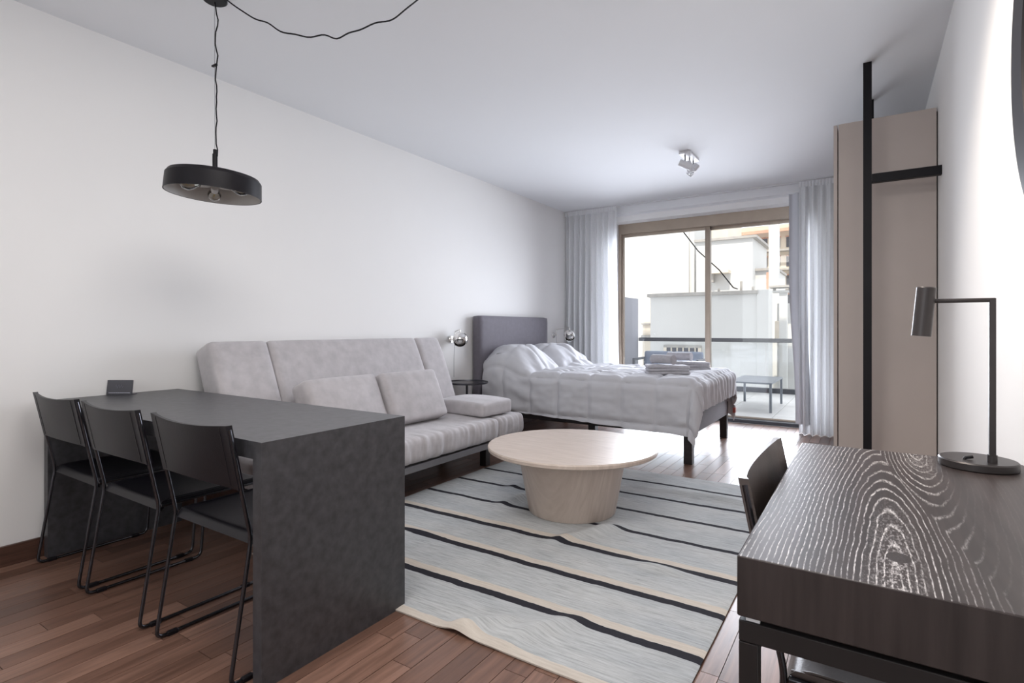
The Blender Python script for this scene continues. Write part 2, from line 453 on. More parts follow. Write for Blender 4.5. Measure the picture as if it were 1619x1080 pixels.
struct(box('trim_1', XL, XR, YW - .04, YW + .1, 2.545, H, 'trimwhite', bev=.004), 'white boxed fascia at ceiling above the curtains', 'trim')
struct(box('baseboard_left', XL, XL + .014, YB, 6.6, 0, .095, 'baseboard', bev=.003), 'dark brown wooden baseboard along the left wall', 'baseboard')
struct(box('baseboard_right', XR - .014, XR, YB, 6.6, 0, .095, 'baseboard', bev=.003), 'dark brown wooden baseboard along the right wall', 'baseboard')

# floor: sub floor and single boards
fl = struct(box('floor', XL, XR, YB, 6.78, -.12, -.006, 'subfloor'), 'dark brown narrow hardwood plank floor', 'floor')
FO = ORG[fl.name]
PW = 0.0845; planks = []
nrow = int((XR - XL) / PW) + 1
for i in range(nrow):
    x0 = XL + i * PW; x1 = min(x0 + PW, XR)
    y = YB - random.random() * .8
    while y < 6.78:
        L = random.choice((.45, .55, .65, .75, .9)); ya, yb = max(y, YB), min(y + L, 6.78)
        if yb - ya > .02: planks.append((x0, x1, ya, yb))
        y += L
def covered(p):
    x0, x1, y0, y1 = p
    def ins(a): return a[0] <= x0 and x1 <= a[1] and a[2] <= y0 and y1 <= a[3]
    return ins((-2.52, -.45, 1.55, 4.0)) or ins((-3.4, -2.3, 1.6, 3.8)) or ins((-3.4, -1.5, 4.4, 6.3))
def vis_score(p):
    cx_, cy_ = (p[0] + p[1]) / 2, (p[2] + p[3]) / 2
    s_, c_ = math.sin(math.radians(33.164)), math.cos(math.radians(33.164))
    d = -s_ * cx_ + c_ * cy_; u = c_ * cx_ + s_ * cy_
    if d < .9 or abs(u / d) > 1.1 or covered(p): return 1e9
    return d
planks.sort(key=vis_score)
bm = bmesh.new(); bm_box(bm, 0, 1, 0, 1, 0, 1); me_plank = D.meshes.new('plank'); bm.to_mesh(me_plank); bm.free(); me_plank.materials.append(M['floor'])
GAP = .0011
for p in planks[:300]:
    o = D.objects.new('plank', me_plank); COL.objects.link(o); o.parent = fl
    o.location = Vector((p[0] + GAP, p[2] + GAP, -.0055 + random.uniform(-.0002, .0002))) - FO
    o.scale = (p[1] - p[0] - 2 * GAP, p[3] - p[2] - 2 * GAP, .0055)
bm = bmesh.new()
for p in planks[300:]: bm_box(bm, p[0] + GAP, p[1] - GAP, p[2] + GAP, p[3] - GAP, -.0055, 0)
o = from_bm('planks', bm, 'floor', fl); o['kind'] = 'stuff'

# sliding terrace door
w = thing('window_1', (-1.75, 6.87, 0), 'wide bronze-framed glazed sliding door to the terrace', 'window', kind='structure')
box('frame_head', WL, WR, 6.80, 6.93, 2.345, WT, 'frame', w, .004)
box('frame_jamb', WL, WL + .035, 6.80, 6.93, 0, 2.345, 'frame', w, .003)
box('frame_jamb', WR - .02, WR, 6.80, 6.93, 0, 2.345, 'frame', w, .003)
box('track', WL, WR + .02, 6.79, 6.95, 0, .042, 'track', w, .006)
for (a, b, y, lead) in ((WL + .03, -1.60, 6.845, 'r'), (-1.665, WR - .015, 6.90, 'l')):
    bm = bmesh.new()
    sw = .028
    bm_box(bm, a, a + (sw if lead == 'r' else .06), y, y + .04, .03, 2.35, .003); bm_box(bm, b - (.06 if lead == 'r' else sw), b, y, y + .04, .03, 2.35, .003)
    bm_box(bm, a, b, y + .002, y + .038, .03, .060, .003); bm_box(bm, a, b, y + .002, y + .038, 2.31, 2.35, .003)
    sh = from_bm('sash', bm, 'frame', w, True)
    box('pane', a + .02, b - .02, y + .016, y + .022, .055, 2.32, 'glass', sh)
# window added behind the viewer to carry the fill light
w2 = thing('rear_fill_window', (-1.5, YB - .1, .6), 'white-framed wide window added behind the viewer for fill light', 'window', kind='structure')
bm = bmesh.new()
for a, b in ((-2.95, -2.90), (-1.525, -1.475), (-.10, -.05)): bm_box(bm, a, b, YB - .12, YB - .07, .6, 2.5, .004)
bm_box(bm, -2.95, -.05, YB - .12, YB - .07, .6, .65, .004); bm_box(bm, -2.95, -.05, YB - .12, YB - .07, 2.45, 2.5, .004)
from_bm('window_frame', bm, 'trimwhite', w2, True)
for a, b in ((-2.9, -1.525), (-1.475, -.10)): box('pane', a, b, YB - .10, YB - .094, .65, 2.45, 'glass', w2)

# ------------------------------------------------------------------ island table
isl = thing('island_table', (-2.45, 1.27, 0), 'long dark charcoal waterfall table standing against the left wall', 'table')
IX0, IX1, IY0, IY1, IH = XL + .016, -1.538, .965, 1.575, .754
box('tabletop', IX0, IX1, IY0, IY1, IH - .055, IH, 'charcoal', isl)
box('end_panel', IX1 - .045, IX1, IY0, IY1, 0, IH - .055, 'charcoal', isl)
box('end_panel', IX0, IX0 + .045, IY0, IY1, 0, IH - .055, 'charcoal', isl)

# card stand on the island
cs = thing('card_stand', (-3.295, 1.265, IH), 'small dark promotional card stand on the charcoal table', 'card stand')
ang = math.atan2(.11, .14)
R_ = Matrix.Translation((-3.287, 1.262, IH)) @ Matrix.Rotation(math.radians(33), 4, 'Z')
box('card', -.0665, .0665, -.004, .004, .001, .077, 'cardface', cs, .001, 1, R_ @ Matrix.Rotation(math.radians(-8), 4, 'X'))
RT = R_ @ Matrix.Rotation(math.radians(-8), 4, 'X')
box('foot_plate', -.0665, .0665, -.004, .040, 0, .004, 'cardface', cs, .001, 1, R_)
bm = bmesh.new()
xx = -.054
while xx < .052:
    wd = random.uniform(.004, .010); bm_box(bm, xx, xx + wd, -.0050, -.0040, .0085, .0125, mtx=RT); xx += wd + .0016
from_bm('printed_line', bm, 'cardmark', cs)
pts = [RT @ Vector((-.020 + .040 * t, -.0046, .044 + .010 * math.sin(t * 19) * (1 - .4 * t))) for t in [k / 40 for k in range(41)]]
tube('printed_script', pts, .0012, 'cardfaint', cs, 5)

# ------------------------------------------------------------------ sled chairs
def make_chair(name, loc, label, leather):
    t = thing(name, (0, 0, 0), label, 'chair')
    HW = .236
    for s in (-1, 1):
        x = s * HW
        path = [(x, -.243, .793), (x, -.205, .60), (x, -.172, .44), (x, -.24, .008), (x, .222, .008), (x, .250, .425), (x, .235, .437), (x, -.165, .437)]
        f = [Vector(path[0])] + fillet(path, .030)[1:]
        tb = tube('side_frame', f, .0068, 'blackmetal', t, 8)
        for yy in (-.185, .165): box('glide', x - .009, x + .009, yy - .018, yy + .018, 0, .016, 'matteblack', tb, .003)
    tube('crossbar', [(-HW, .235, .43), (HW, .235, .43)], .0065, 'blackmetal', t)
    tube('crossbar', [(-HW, -.160, .43), (HW, -.160, .43)], .0065, 'blackmetal', t)
    # leather seat slung between the side rails, rolled over front and rear bar
    def seat(u, v):
        a = -1 + 2 * u; b = v
        x = a * (HW - .008)
        y = -.178 + .44 * b
        z = .452 - .016 * (1 - a * a) * math.sin(PI * min(1, max(0, b)))
        if b < .06: k = (.06 - b) / .06; z -= .030 * k * k; y += .004 * k
        if b > .94: k = (b - .94) / .06; z -= .030 * k * k; y -= .006 * k
        return (x, y, z)
    st = surf('seat', seat, 18, 40, leather, t, .017)
    for s in (-1, 1): tube('piping', [Vector(seat((.5 + s * .485), .03 + .94 * k / 12)) + Vector((0, 0, .001)) for k in range(13)], .0026, leather, st, 5)
    # leather back sling wrapped round both posts
    def post(z):
        return -.172 - (z - .44) * (.071 / .353)
    N = 22; prof_o = []; prof_i = []
    def back_xy(k, off):
        a = -1 + 2 * k / N
        return Vector((a * (HW + .004), -.022 * (1 - a * a) + off * (1 if abs(a) < .9 else 1 + 8 * (abs(a) - .9)), 0))
    rows = 8; vs_, fs = [], []
    ring = [(k, -.0055) for k in range(N + 1)] + [(k, .0055) for k in range(N, -1, -1)]
    for j in range(rows + 1):
        z = .600 + (.806 - .600) * j / rows
        for k, off in ring:
            p = back_xy(k, off); a = -1 + 2 * k / N
            zz = z - (.012 * (1 - a * a) if j == rows else 0) + (.010 * (1 - a * a) if j == 0 else 0)
            vs_.append(Vector((p.x, post(zz) + p.y, zz)))
    n = len(ring)
    for j in range(rows):
        for k in range(n): fs.append([j * n + k, j * n + (k + 1) % n, (j + 1) * n + (k + 1) % n, (j + 1) * n + k])
    for j in (0, rows):
        for k in range(N):
            q = [j * n + k, j * n + k + 1, j * n + (n - 2 - k), j * n + (n - 1 - k)]
            fs.append(q if j else q[::-1])
    bk = mesh('backrest', vs_, fs, leather, t, True, auto=1.0)
    for s in (-1, 1):
        a = s * .86
        tube('stitching', [(a * HW, post(z) - .022 * (1 - a * a) - .0062, z) for z in (.61, .66, .71, .76, .797)], .0016, leather, bk, 5)
    t.location = loc
    return t
g = 'black leather sled chairs at the charcoal table'
ch = make_chair('sled_chair', (-1.862, 1.157, 0), 'black leather sled chair nearest the free end of the charcoal table', 'leather')
ch['group'] = g
dup(ch, (-2.452, 1.152, 0), 0, 'middle black leather sled chair of three at the charcoal table')
dup(ch, (-3.005, 1.152, 0), 0, 'black leather sled chair at the charcoal table closest to the left wall')
dc = make_chair('desk_chair', (0, 0, 0), 'brown-black leather sled chair pushed under the wooden desk', 'brownleather')
dc.location = (.041, 1.385, 0); dc.rotation_euler = (0, 0, -PI / 2)

# ------------------------------------------------------------------ rug
def rug_z(x, y):
    z = .007
    z += .006 * max(0, ns(x * 1.4 + 3, y * 3.2, 1)) + .003 * ns(x * 5, y * 7, 2)
    def ridge(x0, y0, ang_, ln, wd, h):
        dx, dy = x - x0, y - y0; c_, s_ = math.cos(ang_), math.sin(ang_)
        a = dx * c_ + dy * s_; b = -dx * s_ + dy * c_
        return h * math.exp(-(a / ln) ** 2 - (b / wd) ** 2)
    z += 1.5 * (ridge(-1.22, 1.56, .9, .16, .045, .026) + ridge(-.98, 1.72, 1.0, .16, .05, .018) + ridge(-1.85, 2.95, 1.25, .16, .05, .026))
    z += 1.5 * (ridge(-2.0, 3.25, 1.2, .15, .045, .018) + ridge(-.86, 3.62, .0, .30, .035, .020) + ridge(-.80, 2.42, .05, .12, .035, .016))
    z += 1.5 * (ridge(-1.2, 2.72, 1.0, .12, .05, .022) + ridge(-2.1, 2.15, .2, .22, .03, .010) + ridge(-1.32, 2.52, 1.1, .09, .04, .014))
    d = math.hypot(x + 1.5, y - 2.957)
    if d < .36: z = .007 + (z - .007) * sm((d - .27) / .09)
    e = min(x + 2.52, -.452 - x, y - 1.53, 4.05 - y)
    return z if e > .012 else .004 + (z - .004) * max(0.35, e / .012)
RX0, RX1, RY0, RY1 = -2.51, -.452, 1.525, 4.055
def rugp(u, v):
    x = RX0 + (RX1 - RX0) * u; y = RY0 + (RY1 - RY0) * v
    y2 = y + .010 * ns(x * 1.3, y * .6, 5); x2 = x + .008 * ns(y * 1.7, x * .4, 8)
    z = rug_z(x, y)
    return (x2, y2, z + .002)
rug = surf('rug', rugp, 150, 190, 'rug', None, .006, uv=lambda u, v: (RX0 + (RX1 - RX0) * u, RY0 + (RY1 - RY0) * v))
tag(rug, 'flat-woven pale grey wool rug with thin black and beige stripes', 'rug')

# ------------------------------------------------------------------ coffee table
ct = thing('coffee_table', (-1.5, 2.957, .008), 'round pale oak coffee table with tapered drum base on the rug', 'table')
lathe('tabletop', [(0, .368), (.492, .368), (.507, .376), (.509, .392), (.505, .400), (0, .400)], (-1.5, 2.957, 0), 'paleoak', ct, 96)
lathe('drum_base', [(0, .010), (.258, .010), (.262, .016), (.327, .367), (0, .367)], (-1.5, 2.957, 0), 'paleoak', ct, 80)

# ------------------------------------------------------------------ sofa
so = thing('sofa_bed', (-2.85, 2.7, 0), 'taupe grey fabric click-clack sofa against the left wall', 'sofa')
def seatdef(y0, y1):
    def f(p):
        q = p.copy()
        yw = (y0 + y1) / 2 + p.y
        front = sm((p.x - .12) / .17)
        wr = ns(yw * 17, 3.1, 0) + .6 * ns(yw * 39, 1.7, p.z * 8)
        q.x += .012 * front * wr + .010 * front * (1 - (p.z / .09) ** 2)
        if p.z > 0:
            q.z += .006 * wr * front - .010 * sm((p.x + .1) / .35) + .008 * math.cos(p.x * 4) * .5
        return q
    return f
SY = (1.62, 1.98, 3.45, 3.81)
for a, b in zip(SY, SY[1:]):
    roundbox('seat_cushion', (.31, (b - a) / 2, .085), .035, (22, max(10, int((b - a) * 110)), 8), 'sofa', so, Matrix.Translation((-2.68, (a + b) / 2, .335)), seatdef(a, b))
BY = (1.66, 2.03, 3.37, 3.66)
lean = math.radians(22)
def backdef(p):
    q = p.copy()
    if p.x > 0: q.x += .014 * (1 - (p.z / .32) ** 2) + .003 * ns(p.y * 6, p.z * 6, 4)
    return q
for a, b in zip(BY, BY[1:]):
    mt = Matrix.Translation((-3.055 - .075, (a + b) / 2, .70)) @ Matrix.Rotation(-lean, 4, 'Y')
    roundbox('back_cushion', (.085, (b - a) / 2, .325), .028, (8, max(8, int((b - a) * 24)), 18), 'sofa', so, mt, backdef)
box('front_rail', -2.44, -2.395, 1.66, 3.78, .192, .236, 'steelgrey', so, .004)
box('base_frame', -3.12, -2.45, 1.70, 3.76, .20, .252, 'darksteel', so, .004)
for x, y in ((-2.58, 1.85), (-2.58, 3.55), (-3.02, 1.85), (-3.02, 3.55)):
    box('leg', x - .03, x + .03, y - .03, y + .03, 0, .20, 'darksteel', so, .003)
box('back_bracket', -3.22, -3.13, 2.20, 2.25, .20, .45, 'darksteel', so, .003); box('back_bracket', -3.22, -3.13, 3.15, 3.20, .20, .45, 'darksteel', so, .003)
def padef(p):
    q = p.copy()
    if p.x > 0: q.x += .022 * (1 - (p.y / .30) ** 2) * (1 - (p.z / .22) ** 2)
    q.x += .003 * ns(p.y * 8, p.z * 8, 2)
    return q
for k, (yc, wd, lx, tw, lab) in enumerate(((2.315, .29, -2.800, .03, 'grey fabric back cushion leaning on sofa beside the charcoal table'), (2.890, .272, -2.775, -.03, 'grey fabric back cushion leaning on sofa near the armrest pad'))):
    mt = Matrix.Translation((lx, yc, .602)) @ Matrix.Rotation(tw, 4, 'Z') @ Matrix.Rotation(-math.radians(24), 4, 'Y')
    tag(roundbox('back_pillow', (.075, wd, .185), .030, (8, 22, 16), 'sofa', None, mt, padef), lab, 'cushion', 'loose cushions on the sofa')
def armdef(p):
    q = p.copy()
    if p.z > 0: q.z += .012 * (1 - (p.x / .25) ** 2); q.z -= .012 * sm(-p.y / .2)
    return q
tag(roundbox('arm_pad', (.255, .185, .055), .022, (16, 14, 6), 'sofa', None, Matrix.Translation((-2.685, 3.535, .478)) @ Matrix.Rotation(-.06, 4, 'Z'), armdef), 'low grey wedge armrest pad lying on the far end of the sofa', 'armrest pad')

# ------------------------------------------------------------------ side table by the bed
nt = thing('side_table', (-3.145, 4.04, 0), 'small round black side table between sofa and bed', 'table')
lathe('tabletop', [(0, .588), (.192, .588), (.200, .592), (.200, .606), (.196, .606), (.194, .598), (0, .598)], (-3.145, 4.04, 0), 'blackmetal', nt, 48)
lathe('stem', [(0, .015), (.011, .015), (.011, .588), (0, .588)], (-3.145, 4.04, 0), 'blackmetal', nt, 16)
lathe('base', [(0, 0), (.13, 0), (.13, .010), (.02, .016), (0, .016)], (-3.145, 4.04, 0), 'blackmetal', nt, 40)

# ------------------------------------------------------------------ bed
bed = thing('bed', (-2.2, 5.14, 0), 'double bed with grey upholstered headboard and dark legs', 'bed')
BX0, BX1, BYN, BYF = -3.25, -1.185, 4.47, 5.83
roundbox('headboard', (.045, .70, .56), .022, (4, 12, 12), 'headboard', bed, Matrix.Translation((-3.295, 5.075, .675)))
box('side_rail', BX0 + .01, BX1, BYN, BYN + .045, .235, .365, 'darkwood', bed, .004)  # grey upholstered rails coloured dark, the shade on their side painted in
box('side_rail', BX0 + .01, BX1, BYF - .045, BYF, .235, .365, 'darkwood', bed, .004)
box('foot_rail', BX1 - .045, BX1, BYN + .046, BYF - .046, .235, .40, 'headboard', bed, .006)
for x, y in ((BX1 - .035, BYN + .035), (BX1 - .035, BYF - .035), (-3.0, BYN + .045), (-3.0, BYF - .045), (-2.1, BYN + .10)):
    box('leg', x - .034, x + .034, y - .034, y + .034, 0, .235, 'darkwood', bed, .003)
roundbox('mattress', ((BX1 - BX0) / 2 - .015, (BYF - BYN) / 2 - .01, .145), .04, (10, 8, 6), 'mattress', bed, Matrix.Translation(((BX0 + BX1) / 2, 5.15, .515)))

# duvet: one draped quilted sheet over mattress and pillows
DX0, TX, TYN, TYF, TZ, RHO = -3.235, -1.20, 4.495, 5.805, .672, .065
def drape(a, b):
    ox = max(0, a - TX); oy = TYN - b if b < TYN else (b - TYF if b > TYF else 0); sy = -1 if b < TYN else 1
    e = math.hypot(ox, oy)
    bx = min(a, TX); by = max(TYN, min(TYF, b)); z = TZ
    if e > 0:
        dx, dy = ox / e, sy * oy / e; q = RHO * PI / 2
        if e < q: th = e / RHO; out = RHO * math.sin(th); dn = RHO * (1 - math.cos(th))
        else: dn = RHO + (e - q); out = RHO + .10 * (e - q) * (abs(dx * dy) * 2 * .6 + .15)
        # gathered folds low on the hanging cloth
        fold = .016 * sm((e - .12) / .3) * (ns(a * 6.0 + b * .3, b * 2.0, 7) + .7 * math.sin(a * 15 + 2.5 * ns(a * 2, 0, 3)) * .4)
        out += fold
        bx += dx * out; by += dy * out; z -= dn
    else:
        def pil(x0, y0, hx, hy, h):
            r = (abs((a - x0) / hx) ** 2.4 + abs((b - y0) / hy) ** 2.6)
            return h * max(0, 1 - r) ** .62 if r < 1 else 0
        z += .006 * ns(a * 3, b * 3, 1)
    # pillow humps (fade over the rim)
    def hump(x0, y0, hx, hy, h):
        r = math.hypot((bx - x0) / hx, (by - y0) / hy); return h * sm((1.0 - r) / .75)
    hz = max(hump(-3.06, 4.79, .43, .55, .235), hump(-3.03, 5.46, .50, .54, .235))
    z += hz * (1 - sm(e / .30)) if z > .35 else 0
    return Vector((bx, by, z))
A1 = TX + .27
def sheet(u, v):
    a = DX0 + (A1 - DX0) * u
    k = (a - DX0) / (A1 - DX0)
    oh = .395 + .085 * k
    b = (TYN - oh) + (TYF - TYN + 2 * oh) * v
    hem = .012 * ns(a * 5, 2.2 if v < .5 else 9.1, 0)
    if v < .02 or v > .98: b += hem
    return a, b
def duv(u, v):
    a, b = sheet(u, v); p = drape(a, b); h = 1e-3
    pa = drape(a + h, b) - drape(a - h, b); pb = drape(a, b + h) - drape(a, b - h)
    n = pa.cross(pb)
    n = n.normalized() if n.length > 1e-9 else Vector((0, 0, 1))
    # box quilting: puffed squares between stitched seams
    qa = abs(math.sin(PI * (a + 3.30) / .305)); qb = abs(math.sin(PI * (b - 4.49 + .07) / .33))
    puff = .028 * (min(1, qa * 2.2) ** .5) * (min(1, qb * 2.4) ** .5)
    foot = sm((a - (TX - .42)) / .40)
    ridge = .013 * foot * math.sin(b * 2 * PI / .118 + 1.2 * ns(a * 2, b, 1)) * (.6 + .4 * ns(b * 3, 1, 1)) * (1 - sm((abs(b - 5.15) - .60) / .1))
    crump = .012 * ns(a * 6, b * 8, 2) + .006 * ns(a * 13, b * 19, 6) + .006 * math.sin(b * 2 * PI / .125 + 2 * ns(a * 1.5, b, 3)) * (1 - foot) * sm((a + 2.9) / .3) * (1 if TYN < b < TYF else 0)
    wr = .010 * math.sin(26 * (b + .55 * a) + 3 * ns(a * 3, b * 3, 9)) * math.exp(-((a + 2.78) / .20) ** 2)
    return p + n * (puff + ridge + crump + wr)
dv = thing('duvet', (-2.2, 5.15, .6), 'puffy white quilted duvet spread over bed and pillows', 'duvet')
surf('quilt', duv, 190, 200, 'duvet', dv, .012)
p_ = drape(A1 - .02, TYF + .40)
box('care_tag', p_.x + .005, p_.x + .030, p_.y - .02, p_.y + .012, p_.z + .01, p_.z + .06, 'redtag', dv, .001, 1)

# towels
def folded(name, c, rz, L, W, Hh, layers, label):
    t = thing(name, c, label, 'towel', 'grey towels on the bed')
    mt = Matrix.Translation(c) @ Matrix.Rotation(rz, 4, 'Z')
    hh = Hh / layers
    for k in range(layers):
        def df(p, k=k):
            q = p.copy(); q.z += .004 * ns(p.x * 14 + k, p.y * 14, k) + .003 * math.sin(p.x * 11 + k); q.y += .006 * ns(p.x * 9, k * 3.1, 0); return q
        roundbox('fold', (L / 2 - .006 * (k % 2), W / 2 - .008 * k, hh * .54), hh * .5, (22, 12, 6), 'towel', t, mt @ Matrix.Translation((0, 0, hh * (k + .5))), df)
    return t
def rolled(name, c, rz, L, R, label):
    t = thing(name, c, label, 'towel', 'grey towels on the bed')
    mt = Matrix.Translation(c) @ Matrix.Rotation(rz, 4, 'Z')
    prof = []
    turns = 2.6; N = 70; vs_, fs = [], []
    for i in range(N + 1):
        s_ = i / N; a = s_ * turns * 2 * PI; r = R * (.16 + .84 * s_)
        for j, x in enumerate((-L / 2, -L / 2 + .01, -L / 6, L / 6, L / 2 - .01, L / 2)):
            rr = r * (.94 if j in (0, 5) else 1) + .002 * ns(x * 20, a, 1)
            vs_.append(mt @ Vector((x, rr * math.cos(a), R + rr * math.sin(a) * .9)))
    for i in range(N):
        for j in range(5): fs.append([i * 6 + j, i * 6 + j + 1, (i + 1) * 6 + j + 1, (i + 1) * 6 + j])
    mesh('roll', vs_, fs, 'towel', t, True)
    for x in (-L / 2 + .004, L / 2 - .004):
        lathe('roll_core', [(0, -.003), (R * .82, -.003), (R * .82, .003), (0, .003)], (0, 0, 0), 'towel', t, 24, mt @ Matrix.Translation((x, 0, R)) @ Matrix.Rotation(PI / 2, 4, 'Y'))
    return t
T1 = Vector((-1.505, 4.84, .698)); T2 = Vector((-1.47, 5.46, .696))
folded('folded_towel', T1, .50, .36, .24, .078, 3, 'folded grey bath towel at bed edge, under the nearer rolled towel')
rolled('rolled_towel', T1 + Vector((-.03, -.01, .074)), -.30, .22, .054, 'rolled grey towel on top of the nearer folded towel')
folded('folded_towel', T2, .55, .34, .24, .080, 3, 'folded grey bath towel farther back on the bed, nearer the window')
rolled('rolled_towel', T2 + Vector((-.09, -.03, .076)), -.15, .24, .054, 'rolled grey towel on top of the farther folded towel')

# ------------------------------------------------------------------ wall lamps
def wall_lamp(y, xo, z, label):
    t = thing('wall_lamp', (XL, y, z), label, 'lamp', 'chrome ball wall lamps')
    lathe('wall_plate', [(0, 0), (.035, 0), (.035, .012), (.030, .018), (0, .018)], (XL, y, z), 'chrome', t, 28, Matrix.Rotation(PI / 2, 4, 'Y'))
    tube('arm', fillet([(XL + .015, y, z), (XL + .05, y, z), (XL + .05, y, z + .075), (xo, y, z + .095), (xo, y, z + .055)], .015), .006, 'chrome', t)
    prof = [(.001, .073)]
    for k in range(1, 18):
        a = k / 17 * math.radians(128); prof.append((.073 * math.sin(a), .073 * math.cos(a)))
    for k in range(17, 0, -1):
        a = k / 17 * math.radians(128); prof.append((.069 * math.sin(a), .069 * math.cos(a)))
    mt = Matrix.Rotation(math.radians(-38), 4, 'X') @ Matrix.Rotation(math.radians(-25), 4, 'Y')
    lathe('ball_shade', prof, (xo, y, z), 'chrome', t, 36, mt, auto=1.3)
    lathe('bulb', [(0, -.045), (.016, -.040), (.026, -.02), (.022, .005), (.012, .03), (0, .03)], (xo, y, z), 'plasticwhite', t, 20, mt)
    tube('pull_cord', [(XL + .05, y, z), (XL + .05, y - .01, z - .18), (XL + .045, y - .005, z - .36)], .0016, 'steelgrey', t, 5)
wall_lamp(4.05, -3.235, 1.0, 'chrome ball wall lamp between sofa and headboard')
wall_lamp(6.08, -3.115, 1.018, 'chrome ball wall lamp beyond the bed, in front of the curtain')

# ------------------------------------------------------------------ pendant lamp with swagged cable
PX, PY = -2.540, 1.362
pe = thing('pendant_lamp', (PX, PY, 1.72), 'flat black drum pendant lamp hanging over the charcoal table', 'pendant lamp')
zt = 1.816
TILT = Matrix.Rotation(math.radians(3.2), 4, Vector((-.5476, .8368, 0)))
lathe('shade', [(.012, 0), (.165, 0), (.188, -.006), (.199, -.022), (.203, -.095), (.200, -.095), (.195, -.022), (.185, -.010), (.012, -.005)], (PX, PY, zt), 'matteblack', pe, 72, TILT)
lathe('shade_lining', [(.0, -.010), (.183, -.012), (.193, -.024), (.1985, -.094), (.197, -.094), (.190, -.026), (.180, -.015), (0, -.013)], (PX, PY, zt), 'shadein', pe, 72, TILT)
lathe('stem', [(0, zt), (.011, zt), (.011, zt + .095), (.008, zt + .10), (.008, zt + .118), (0, zt + .118)], (PX, PY, 0), 'matteblack', pe, 16)
cz = [(PX + .012 + .006 * math.sin(k * .9) + .003 * math.sin(k * 2.3), PY + .004 * math.cos(k * 1.1), zt + .085 + (2.615 - zt - .085) * k / 26) for k in range(27)]
tube('cord', cz, .0032, 'matteblack', pe, 6)
tube('suspension_wire', [(PX, PY, zt + .11), (PX - .004, PY, 2.62)], .0010, 'steelgrey', pe, 5)
box('cord_clip', PX - .022, PX + .014, PY - .006, PY + .006, 2.322, 2.330, 'matteblack', pe, .002)
lathe('ceiling_canopy', [(0, 2.622), (.046, 2.622), (.052, 2.626), (.052, H - .001), (0, H - .001)], (PX, PY, 0), 'matteblack', pe, 40)
for k in range(3):
    a = math.radians(33 + 120 * k); dx, dy = math.cos(a), math.sin(a)
    mt = Matrix.Rotation(a, 4, 'Z') @ Matrix.Rotation(math.radians(100), 4, 'Y')
    c = (PX + dx * .03, PY + dy * .03, zt - .050)
    hl = lathe('lamp_holder', [(0, 0), (.016, 0), (.016, .045), (0, .045)], c, 'shadein', pe, 18, mt)
    bl = lathe('bulb', [(.013, .045), (.015, .055), (.028, .078), (.031, .098), (.024, .118), (.010, .128), (0, .130)], c, 'bulb', pe, 22, mt)
    tube('filament', [Vector(c) + mt @ Vector(q) for q in ((.004, 0, .05), (.010, .004, .10), (0, 0, .112), (-.010, -.004, .10), (-.004, 0, .05))], .0012, 'filament', bl, 5)
A_, B_ = Vector((PX + .050, PY + .02, 2.630)), Vector((-1.655, 1.855, 2.632))
pts = []
for k in range(61):
    t_ = k / 60; p = A_.lerp(B_, t_)
    p.z -= .195 * (1 - (2 * t_ - 1) ** 2) + .010 * math.sin(t_ * 24) * math.sin(PI * t_) + .006 * math.sin(t_ * 47 + 1) * math.sin(PI * t_)
    p.y += .012 * math.sin(t_ * 17) * math.sin(PI * t_); pts.append(p)
tube('swag_cable', pts, .0034, 'matteblack', pe, 6)
lathe('ceiling_hook', [(0, 2.622), (.012, 2.622), (.014, H - .001), (0, H - .001)], (B_.x, B_.y, 0), 'matteblack', pe, 16)

# ------------------------------------------------------------------ ceiling spot bar
cl = thing('ceiling_spotlight', (-1.325, 4.905, 2.5), 'white ceiling bar with three swivel spot heads near the window', 'spotlight')
box('ceiling_plate', -1.375, -1.275, 4.755, 5.055, 2.618, H - .001, 'plasticwhite', cl, .003)
for (x, y, rx, ry) in ((-1.335, 4.81, 62, -62), (-1.322, 4.905, 15, -20), (-1.315, 5.0, -30, 38)):
    tube('swivel_stem', [(x, y, 2.618), (x, y, 2.565)], .006, 'steelgrey', cl)
    mt = Matrix.Rotation(math.radians(ry), 4, 'Y') @ Matrix.Rotation(math.radians(rx * .3), 4, 'X')
    hd = lathe('spot_head', [(0, .055), (.026, .055), (.030, .050), (.030, -.058), (.026, -.058), (.025, -.035), (0, -.035)], (x, y, 2.535), 'plasticwhite', cl, 28, mt)
    lathe('lens', [(0, -.040), (.024, -.040), (.024, -.036), (0, -.036)], (x, y, 2.535), 'steelgrey', hd, 24, mt)

# ------------------------------------------------------------------ wardrobe, black pole frame
wd = thing('wardrobe', (.07, 4.7, 0), 'tall taupe wardrobe against the right wall', 'wardrobe')
WX0, WY0, WY1, WZ = -.178, 3.96, 5.55, 2.376
box('side_panel', WX0 + .026, XR - .006, WY0, WY0 + .02, .0, WZ, 'taupe', wd, .0015, 1)
box('carcass', WX0 + .026, XR - .006, WY0 + .021, WY1, .0, WZ - .002, 'taupe', wd, .0015, 1)
for k in range(3):
    a = WY0 + k * (WY1 - WY0) / 3; b = WY0 + (k + 1) * (WY1 - WY0) / 3
    d_ = box('door', WX0, WX0 + .021, a + .0015, b - .0015, .06, WZ - .002, 'taupe', wd, .0015, 1)
    box('handle_groove', WX0 - .003, WX0 + .001, b - .05, b - .035, .85, 1.25, 'darksteel', d_, .001)
box('wall_filler', XR - .006, XR - .001, WY0 + .012, WY1, 0, WZ - .02, 'taupegap', wd)
pf = thing('pole_frame', (.0, 3.77, 0), 'thin black floor-to-ceiling pole with crossbar in front of the wardrobe', 'pole frame')
box('pole', -.021, .021, 3.75, 3.792, .0, H, 'matteblack', pf, .001, 1)
box('crossbar', .0215, XR - .001, 3.752, 3.790, 1.942, 1.992, 'matteblack', pf, .001, 1)
sp = box('rear_pole', -.004, .036, 4.38, 4.42, WZ, H, 'matteblack', bev=.001, seg=1)
tag(sp, 'short black post between wardrobe top and ceiling', 'post')

